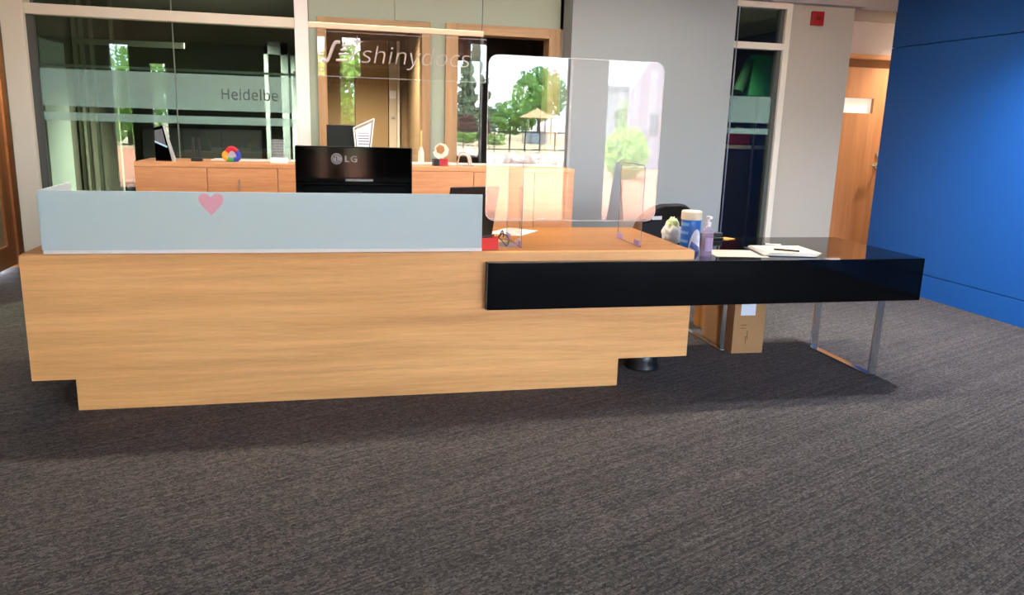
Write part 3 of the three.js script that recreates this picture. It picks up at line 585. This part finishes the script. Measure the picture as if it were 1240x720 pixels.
// ================================================================ HANGING SIGN
{
  const SZ = -4.9, t = thing('hanging_sign', 'clear acrylic company sign hanging from a pale wooden bar', 'sign', [0, 0, SZ]);
  part(t, 'bar', bx(-0.12, 0.907, 1.906, 1.937, -0.012, 0.012, 0.002), std('#e8d3b4', 0.5));
  part(t, 'sheet', bx(-0.11, 0.93, 1.64, 1.892, -0.002, 0.002), M.acrylic);
  part(t, 'polished_edge', merge(bx(-0.11, 0.93, 1.638, 1.641, -0.003, 0.003), bx(-0.11, 0.93, 1.889, 1.892, -0.003, 0.003)), M.acrylicEdge);
  for (const [a, b] of [[[-0.116, 1.937, 0], [-0.13, CEIL, 0]], [[0.9, 1.937, 0], [0.905, CEIL, 0]]]) part(t, 'cord', rod(a, b, 0.002), M.darkPlastic);
  const ink = std('#cfc6c0', 0.5, { transparent: true, opacity: 0.85 }), q = (x, y) => [x, y, 0];
  const w = part(t, 'lettering', thinText('shinydocs', 0.64, 0.098, 0.2), ink, 'pale slanted lettering'); w.position.set(0.178, 1.724, 0.0022);
  // emblem: a slanted J stroke, short bars beside it and a four-pointed star
  const e = [tube([q(0.06, 1.832), q(0.035, 1.832), q(0.02, 1.81), q(-0.005, 1.745), q(-0.02, 1.724), q(-0.048, 1.73)], 0.009, 40)];
  for (const [x0, x1, y] of [[-0.062, -0.035, 1.757], [0.07, 0.125, 1.815], [0.06, 0.1, 1.79], [0.052, 0.11, 1.766], [0.035, 0.1, 1.732]]) e.push(tube([q(x0, y), q((x0 + x1) / 2, y + 0.001), q(x1, y + 0.002)], 0.007, 10));
  e.push(tube([q(0.108, 1.73), q(0.13, 1.758), q(0.148, 1.812)], 0.007, 12));
  part(t, 'emblem', merge(...e.map((g) => g.scale(1, 1, 0.12).translate(0, 0, 0.0028))), ink, 'pale slanted emblem');
  const st = []; for (let k = 0; k < 8; k++) { const a = k * Math.PI / 4 + Math.PI / 2, r = k % 2 ? 0.01 : 0.037; st.push([0.158 + r * Math.cos(a), 1.842 + r * Math.sin(a)]); }
  part(t, 'star', extr(poly(st), 0.001).translate(0, 0, 0.0022), ink, 'four pointed star');
}
{
  const t = thing('fire_alarm', 'small red square alarm box high on the cream wall', 'alarm', [4.235, 2.39, ZB]);
  part(t, 'housing', new RoundedBoxGeometry(0.112, 0.118, 0.04, 2, 0.004).translate(0, 0, 0.02), std('#a30d0c', 0.4));
  part(t, 'strobe', bx(-0.03, 0.03, -0.015, 0.015, 0.04, 0.045, 0.002), std('#7d0a0a', 0.3));
}
// ================================================================ ROOMS BEHIND THE GLASS
{
  const t = thing('office_cabinet', 'dark grey cabinet row inside the glazed office', 'cabinet', [-1.5, 0, -9.6]);
  for (let k = 0; k < 3; k++) { const d = part(t, 'door', bx(-0.55 + k * 0.42, -0.135 + k * 0.42, 0.05, 1.22, 0, 0.02, 0.002), std('#37383a', 0.6)); part(d, 'handle', bx(-0.18 + k * 0.42, -0.17 + k * 0.42, 0.6, 0.75, 0.02, 0.035), M.steel); }
  part(t, 'carcass', bx(-0.56, 0.72, 0, 1.24, -0.36, 0, 0.002), std('#303133', 0.6));
}
{
  const t = thing('white_door_frame', 'white door frame seen through the office glazing near the post', 'door frame', [-0.5, 0, -8.5]);
  part(t, 'jamb', bx(-0.14, -0.1, 0, 2.12, -0.05, 0.05), M.wallCool); part(t, 'jamb', bx(0.02, 0.09, 0, 2.12, -0.05, 0.05), M.wallCool); part(t, 'head', bx(-0.14, 0.09, 2.0, 2.12, -0.05, 0.05), M.wallCool);
  part(t, 'blind', bx(0.11, 0.23, 0, 2.0, -0.05, 0.03), std('#d5e2e2', 0.7)); part(t, 'notice', bx(0.135, 0.175, 1.7, 1.85, 0.03, 0.033), std('#6f7a8c', 0.7));
}
{
  const t = thing('glass_partition', 'pale metal posts of a glass partition inside the glazed office', 'partition', [-2.2, 0, -8.0]);
  for (const x of [-0.03, 0.03, 0.11, 0.28]) part(t, 'post', bx(x, x + 0.022, 0, SOF, -0.03, 0.03), std('#a5a795', 0.5));
  part(t, 'head_rail', bx(-0.03, 0.9, 1.98, 2.03, -0.02, 0.02), std('#a5a795', 0.5));
}
{
  const t = thing('wall_board', 'pale grey board at the far left inside the glazed office', 'board', [-2.242, 0, -7.4]);
  part(t, 'panel', bx(0, 0.02, 0.5, 1.95, -0.3, 0.3), std('#b9c4bf', 0.5)); part(t, 'edge', bx(0, 0.026, 1.95, 1.97, -0.3, 0.3), M.steel);
}
{
  const t = thing('office_desk', 'dark desk standing inside the glazed office', 'desk', [-1.55, 0, -8.8]);
  part(t, 'top', bx(-0.5, 0.5, 0.7, 0.73, -0.35, 0.35, 0.004), std('#3c3a37', 0.4));
  for (const [x, z] of [[-0.46, -0.3], [0.46, -0.3], [-0.46, 0.3], [0.46, 0.3]]) part(t, 'leg', rod([x, 0, z], [x, 0.7, z], 0.02), M.darkPlastic);
}
{
  const t = thing('inner_door', 'brown panelled door with a pale glass strip in the small room', 'door', [0.3, 0, -8.64]);
  part(t, 'panel', bx(-0.05, 0.29, 0, 2.2, 0, 0.03, 0.002, { vertical: true }), std('#8a7148', 0.7)); part(t, 'panel', bx(0.49, 0.55, 0, 2.2, 0, 0.03, 0.002), std('#735228', 0.7));
  part(t, 'glass_strip', bx(0.3, 0.38, 0, 1.98, 0, 0.035), std('#b9ab93', 0.4)); part(t, 'edge_post', bx(0.385, 0.41, 0, 2.2, 0, 0.05), std('#cfc4b0', 0.5));
  part(t, 'notice', bx(0.305, 0.37, 1.62, 1.7, 0.035, 0.037), M.whitePaper); part(t, 'lock', new THREE.CylinderGeometry(0.022, 0.022, 0.01, 20).rotateX(Math.PI / 2).translate(0.34, 1.44, 0.04), M.steel);
}
{
  const t = thing('green_jacket', 'dark green jacket hanging on a stand behind the narrow glazed strip', 'jacket', [4.3, 0, -7.6]);
  part(t, 'body', (() => { const g = new THREE.CylinderGeometry(0.13, 0.17, 0.5, 20, 6).scale(1, 1, 0.6), p = g.attributes.position; for (let i = 0; i < p.count; i++) p.setX(i, p.getX(i) * (1 + 0.08 * noise.noise(p.getY(i) * 6, p.getZ(i) * 9, 3))); g.computeVertexNormals(); return g.scale(1, 0.8, 1).translate(0, 1.95, 0); })(), std('#0f7a38', 0.8));
  part(t, 'sleeve', rod([-0.12, 2.1, 0], [-0.25, 1.78, 0.05], 0.05, 0.06), std('#0c4a25', 0.8)); part(t, 'sleeve', rod([0.12, 2.1, 0], [0.2, 1.78, 0.05], 0.05, 0.06), std('#0c4a25', 0.8));
  part(t, 'stand', merge(rod([0, 0, 0], [0, 2.25, 0], 0.015), rod([0, 2.2, 0], [0.09, 2.3, 0], 0.01), new THREE.CylinderGeometry(0.16, 0.18, 0.02, 24).translate(0, 0.01, 0)), M.darkPlastic);
}
{
  const t = thing('meeting_counter', 'tall dark counter with a pale top behind the narrow glazed strip', 'counter', [4.2, 0, -8.35]);
  part(t, 'top', bx(-0.55, 0.6, 1.2, 1.235, -0.3, 0.3, 0.004), std('#a9a196', 0.5));
  part(t, 'front_panel', bx(-0.53, 0.58, 0, 1.2, 0.24, 0.27), std('#101011', 0.5)); part(t, 'side_panel', bx(-0.53, -0.5, 0, 1.2, -0.28, 0.24), std('#101011', 0.5)); part(t, 'side_panel', bx(0.55, 0.58, 0, 1.2, -0.28, 0.24), std('#101011', 0.5));
}
{
  const t = thing('red_bag', 'small dark red bag on the counter behind the glazed strip', 'bag', [4.5, 1.235, -8.3]);
  part(t, 'body', new RoundedBoxGeometry(0.26, 0.17, 0.12, 3, 0.03).translate(0, 0.085, 0), std('#8e1420', 0.6));
  part(t, 'handle', new THREE.TorusGeometry(0.05, 0.008, 8, 20, Math.PI).translate(0, 0.165, 0), std('#5e0d16', 0.6));
}

// ================================================================ OUTSIDE, SEEN ONLY AS REFLECTIONS
{
  const brick = texture(512, 512, (i, j) => { const r = Math.floor(j / 32), u = (i + (r % 2) * 32) % 64, v = j % 32, n = noise.noise(Math.floor((i + (r % 2) * 32) / 64) * 3.7, r * 5.1, 2); return u < 3 || v < 3 ? [176, 150, 132] : lerp3([212, 142, 104], [188, 114, 80], n + 0.4); });
  brick.repeat.set(1, 1);
  const ground = struct('plaza', bx(-40, 60, -0.3, -0.02, 3.2, 22), std('#ffffff', 0.9, { map: brick }));
  ground.name = 'plaza_paving';
  struct('paving_side', bx(5.3, 60, -0.3, -0.02, -6.5, 3.2), M.concrete);
  struct('lawn', bx(-80, 100, -0.35, -0.04, 22, 140), std('#b9ad88', 0.95));
}
function foliage(n, size, inside, colors) {
  const pos = [], nor = [], col = [];
  const c = new THREE.Color(), a = new THREE.Vector3(), b = new THREE.Vector3(), d = new THREE.Vector3();
  for (let k = 0; k < n; k++) {
    const p = inside(); c.set(colors[Math.floor(rnd() * colors.length)]);
    a.set(rnd() - 0.5, rnd() - 0.5, rnd() - 0.5).normalize(); b.set(rnd() - 0.5, rnd() - 0.5, rnd() - 0.5).cross(a).normalize(); d.crossVectors(a, b);
    const s = size * (0.6 + rnd() * 0.8), q = [[-1, 0], [0, -0.5], [1, 0], [0, 0.5]].map(([u, v]) => [p[0] + (b.x * u + d.x * v) * s, p[1] + (b.y * u + d.y * v) * s, p[2] + (b.z * u + d.z * v) * s]);
    for (const i of [0, 1, 2, 0, 2, 3]) { pos.push(...q[i]); nor.push(a.x, a.y, a.z); col.push(c.r, c.g, c.b); }
  }
  const g = new THREE.BufferGeometry(); g.setAttribute('position', new THREE.Float32BufferAttribute(pos, 3)); g.setAttribute('normal', new THREE.Float32BufferAttribute(nor, 3)); g.setAttribute('color', new THREE.Float32BufferAttribute(col, 3)); return g;
}
const leafMat = phys('#ffffff', 0.7, { vertexColors: true, side: THREE.DoubleSide, transmission: 0.3, thickness: 0 }), bark = std('#5a4a3a', 0.9);
function tree(label, x, z, h, rx, ry, cy, n, size, colors) {
  const t = thing('tree', label, 'tree', [x, -0.04, z]);
  part(t, 'trunk', rod([0, 0, 0], [0, cy, 0], 0.22 * h / 8, 0.08 * h / 8), bark);
  const f = part(t, 'foliage', foliage(n, size, () => { let p; do p = [rnd() * 2 - 1, rnd() * 2 - 1, rnd() * 2 - 1]; while (p[0] ** 2 + p[1] ** 2 + p[2] ** 2 > 1 || noise.noise(p[0] * 2.2 + x, p[1] * 2.2, p[2] * 2.2 + z) < -0.12); return [p[0] * rx, cy + p[1] * ry, p[2] * rx]; }, colors), leafMat); f.userData.kind = 'stuff';
}
tree('broad green tree beyond the thatched shelter', 20.6, 71, 7.2, 2.9, 2.7, 4.4, 3200, 0.22, ['#6f9f4c', '#83b45c', '#9bc872', '#5f8c44']);
tree('bright green tree left of the broad tree', 15.2, 60, 3.6, 2.3, 1.5, 1.9, 1800, 0.2, ['#6d9a44', '#86b257', '#55823a']);
tree('yellow green tree right of the broad tree', 24.4, 66, 4.2, 1.9, 1.7, 2.4, 1500, 0.2, ['#93a548', '#7d9440', '#a9b45c']);
tree('bright leafy tree seen between dark posts', 0.55, 27, 5, 1.6, 2.3, 2.4, 2400, 0.16, ['#7fae45', '#9cc65c', '#5f8e38']);
tree('bright leafy tree far to the left', -8.9, 26, 4.4, 2.0, 2.1, 2.2, 2400, 0.16, ['#7fae45', '#93c05a', '#5f8e38']);
tree('pale small tree before the grey building', 21.6, 48, 3.8, 1.1, 1.6, 2.0, 900, 0.18, ['#8fa860', '#a5ba74']);
{
  const t = thing('pine_tree', 'dark narrow pine tree standing on the lawn', 'tree', [10.0, -0.04, 46.8]);
  part(t, 'trunk', rod([0, 0, 0], [0, 7.6, 0], 0.16, 0.03), bark);
  const f = part(t, 'foliage', foliage(4200, 0.17, () => { const y = 0.6 + Math.pow(rnd(), 1.3) * 7.1, tier = 0.55 + 0.45 * Math.abs(Math.sin(y * 3.2)), r = (8 - y) * 0.19 * tier * Math.sqrt(rnd()), a = rnd() * 6.283; return [r * Math.cos(a), y - r * 0.25, r * Math.sin(a)]; }, ['#6d8267', '#7f9478', '#617860', '#94a68a']), leafMat); f.userData.kind = 'stuff';
}
function shrub(label, x, z, r, h, n, size, colors) {
  const t = thing('round_shrub', label, 'shrub', [x, -0.02, z]);
  part(t, 'stem', rod([0, 0, 0], [0, h * 0.5, 0], 0.04), bark);
  const f = part(t, 'foliage', foliage(n, size, () => { const a = rnd() * 6.283, u = rnd() * 2 - 1, q = Math.sqrt(1 - u * u), k = 0.75 + 0.28 * rnd(); return [r * q * Math.cos(a) * k, h / 2 + h / 2 * u * k, r * q * Math.sin(a) * k]; }, colors), leafMat); f.userData.kind = 'stuff';
}
shrub('lime green rounded shrub beside the white wall', 8.0, 12.7, 0.6, 1.4, 2600, 0.09, ['#b4dc5c', '#c8ea74', '#9ccc54']);
shrub('reddish brown clipped shrub below the pine', 9.35, 42.8, 0.66, 2.0, 1600, 0.09, ['#6e4a40', '#7e5648', '#5c4038']);
{
  const t = thing('thatched_shelter', 'open garden shelter with a thatched round roof', 'shelter', [14.95, -0.04, 49.7]);
  part(t, 'roof', new THREE.ConeGeometry(1.35, 0.7, 24).translate(0, 2.25, 0), std('#b79a70', 0.95));
  for (const [x, z] of [[-1, -1], [1, -1], [-1, 1], [1, 1]]) part(t, 'post', rod([x * 0.85, 0, z * 0.85], [x * 0.85, 1.95, z * 0.85], 0.05), std('#8d8578', 0.8));
  part(t, 'counter', bx(-0.7, 0.7, 0, 0.9, -0.6, 0.6), std('#7c8a94', 0.8));
}
{
  const t = thing('black_fence', 'low black metal fence along the lawn', 'fence', [0, -0.02, 31.7]);
  for (let k = 0; k < 9; k++) part(t, 'post', bx(6.5 + k * 0.8 - 0.03, 6.5 + k * 0.8 + 0.03, 0, 1.05, -0.03, 0.03), M.darkPlastic);
  for (const y of [0.1, 0.98]) part(t, 'rail', bx(6.5, 12.9, y, y + 0.05, -0.02, 0.02), M.darkPlastic);
}
{
  const g = new THREE.IcosahedronGeometry(0.22, 0), pale = [std('#cfc6bb', 0.9), std('#b8aea4', 0.9), std('#e2dcd4', 0.9)], s = new THREE.Group(); s.name = 'landscape_stones'; scene.add(s); tag(s, 'band of pale landscape stones edging the plaza', 'stones', null, 'stuff');
  for (let k = 0; k < 160; k++) { const m = new THREE.Mesh(g, pale[k % 3]); m.name = 'stone'; m.position.set(2.5 + rnd() * 6.8, 0.05, 17.5 + rnd() * 5); m.rotation.set(rnd() * 3, rnd() * 3, rnd() * 3); m.scale.set(0.7 + rnd(), 0.5 + rnd() * 0.5, 0.7 + rnd()); s.add(m); }
}
{
  const t = thing('clipped_hedge', 'low clipped green hedge in front of the reddish shrub', 'hedge', [9.35, -0.02, 41]);
  part(t, 'foliage', foliage(900, 0.08, () => [(rnd() - 0.5) * 2.6, 0.1 + rnd() * 0.65, (rnd() - 0.5) * 0.6], ['#86b052', '#9cc464', '#749c46']), leafMat).userData.kind = 'stuff';
  part(t, 'stem', rod([-1.2, 0.1, 0], [1.2, 0.1, 0], 0.03), bark);
}
{
  const t = thing('white_building', 'white panelled building wing beside the entrance', 'building', [0, -0.02, 17.7]);
  part(t, 'wall', extr(poly([[10, 0], [10, 2.68], [10.65, 3.62], [16, 3.62], [16, 0]]), 0.3), std('#8e8c98', 0.8));
  part(t, 'window', bx(10.72, 11.0, 1.15, 1.85, -0.02, 0.0), std('#5a5e66', 0.3));
}
{
  const t = thing('grey_building', 'long grey building far across the lawn', 'building', [0, -0.04, 53]);
  part(t, 'wall', bx(20.6, 30, 0, 4.4, 0, 6), std('#8d8f97', 0.85)); part(t, 'roof', bx(20.4, 30.2, 4.4, 4.6, -0.2, 6.2), std('#77797f', 0.85));
}
{
  const t = thing('traffic_cone', 'tall traffic cone with a pale top just inside the entrance', 'cone', [4.08, 0, 2.7]);
  part(t, 'base', bx(-0.17, 0.17, 0, 0.03, -0.17, 0.17, 0.006), std('#33343a', 0.7));
  part(t, 'lower_cone', new THREE.CylinderGeometry(0.08, 0.13, 0.45, 28).translate(0, 0.255, 0), std('#b5554a', 0.6));
  part(t, 'upper_cone', new THREE.CylinderGeometry(0.035, 0.08, 0.42, 28).translate(0, 0.69, 0), std('#7d8490', 0.6));
}

renderer.render(scene, camera);
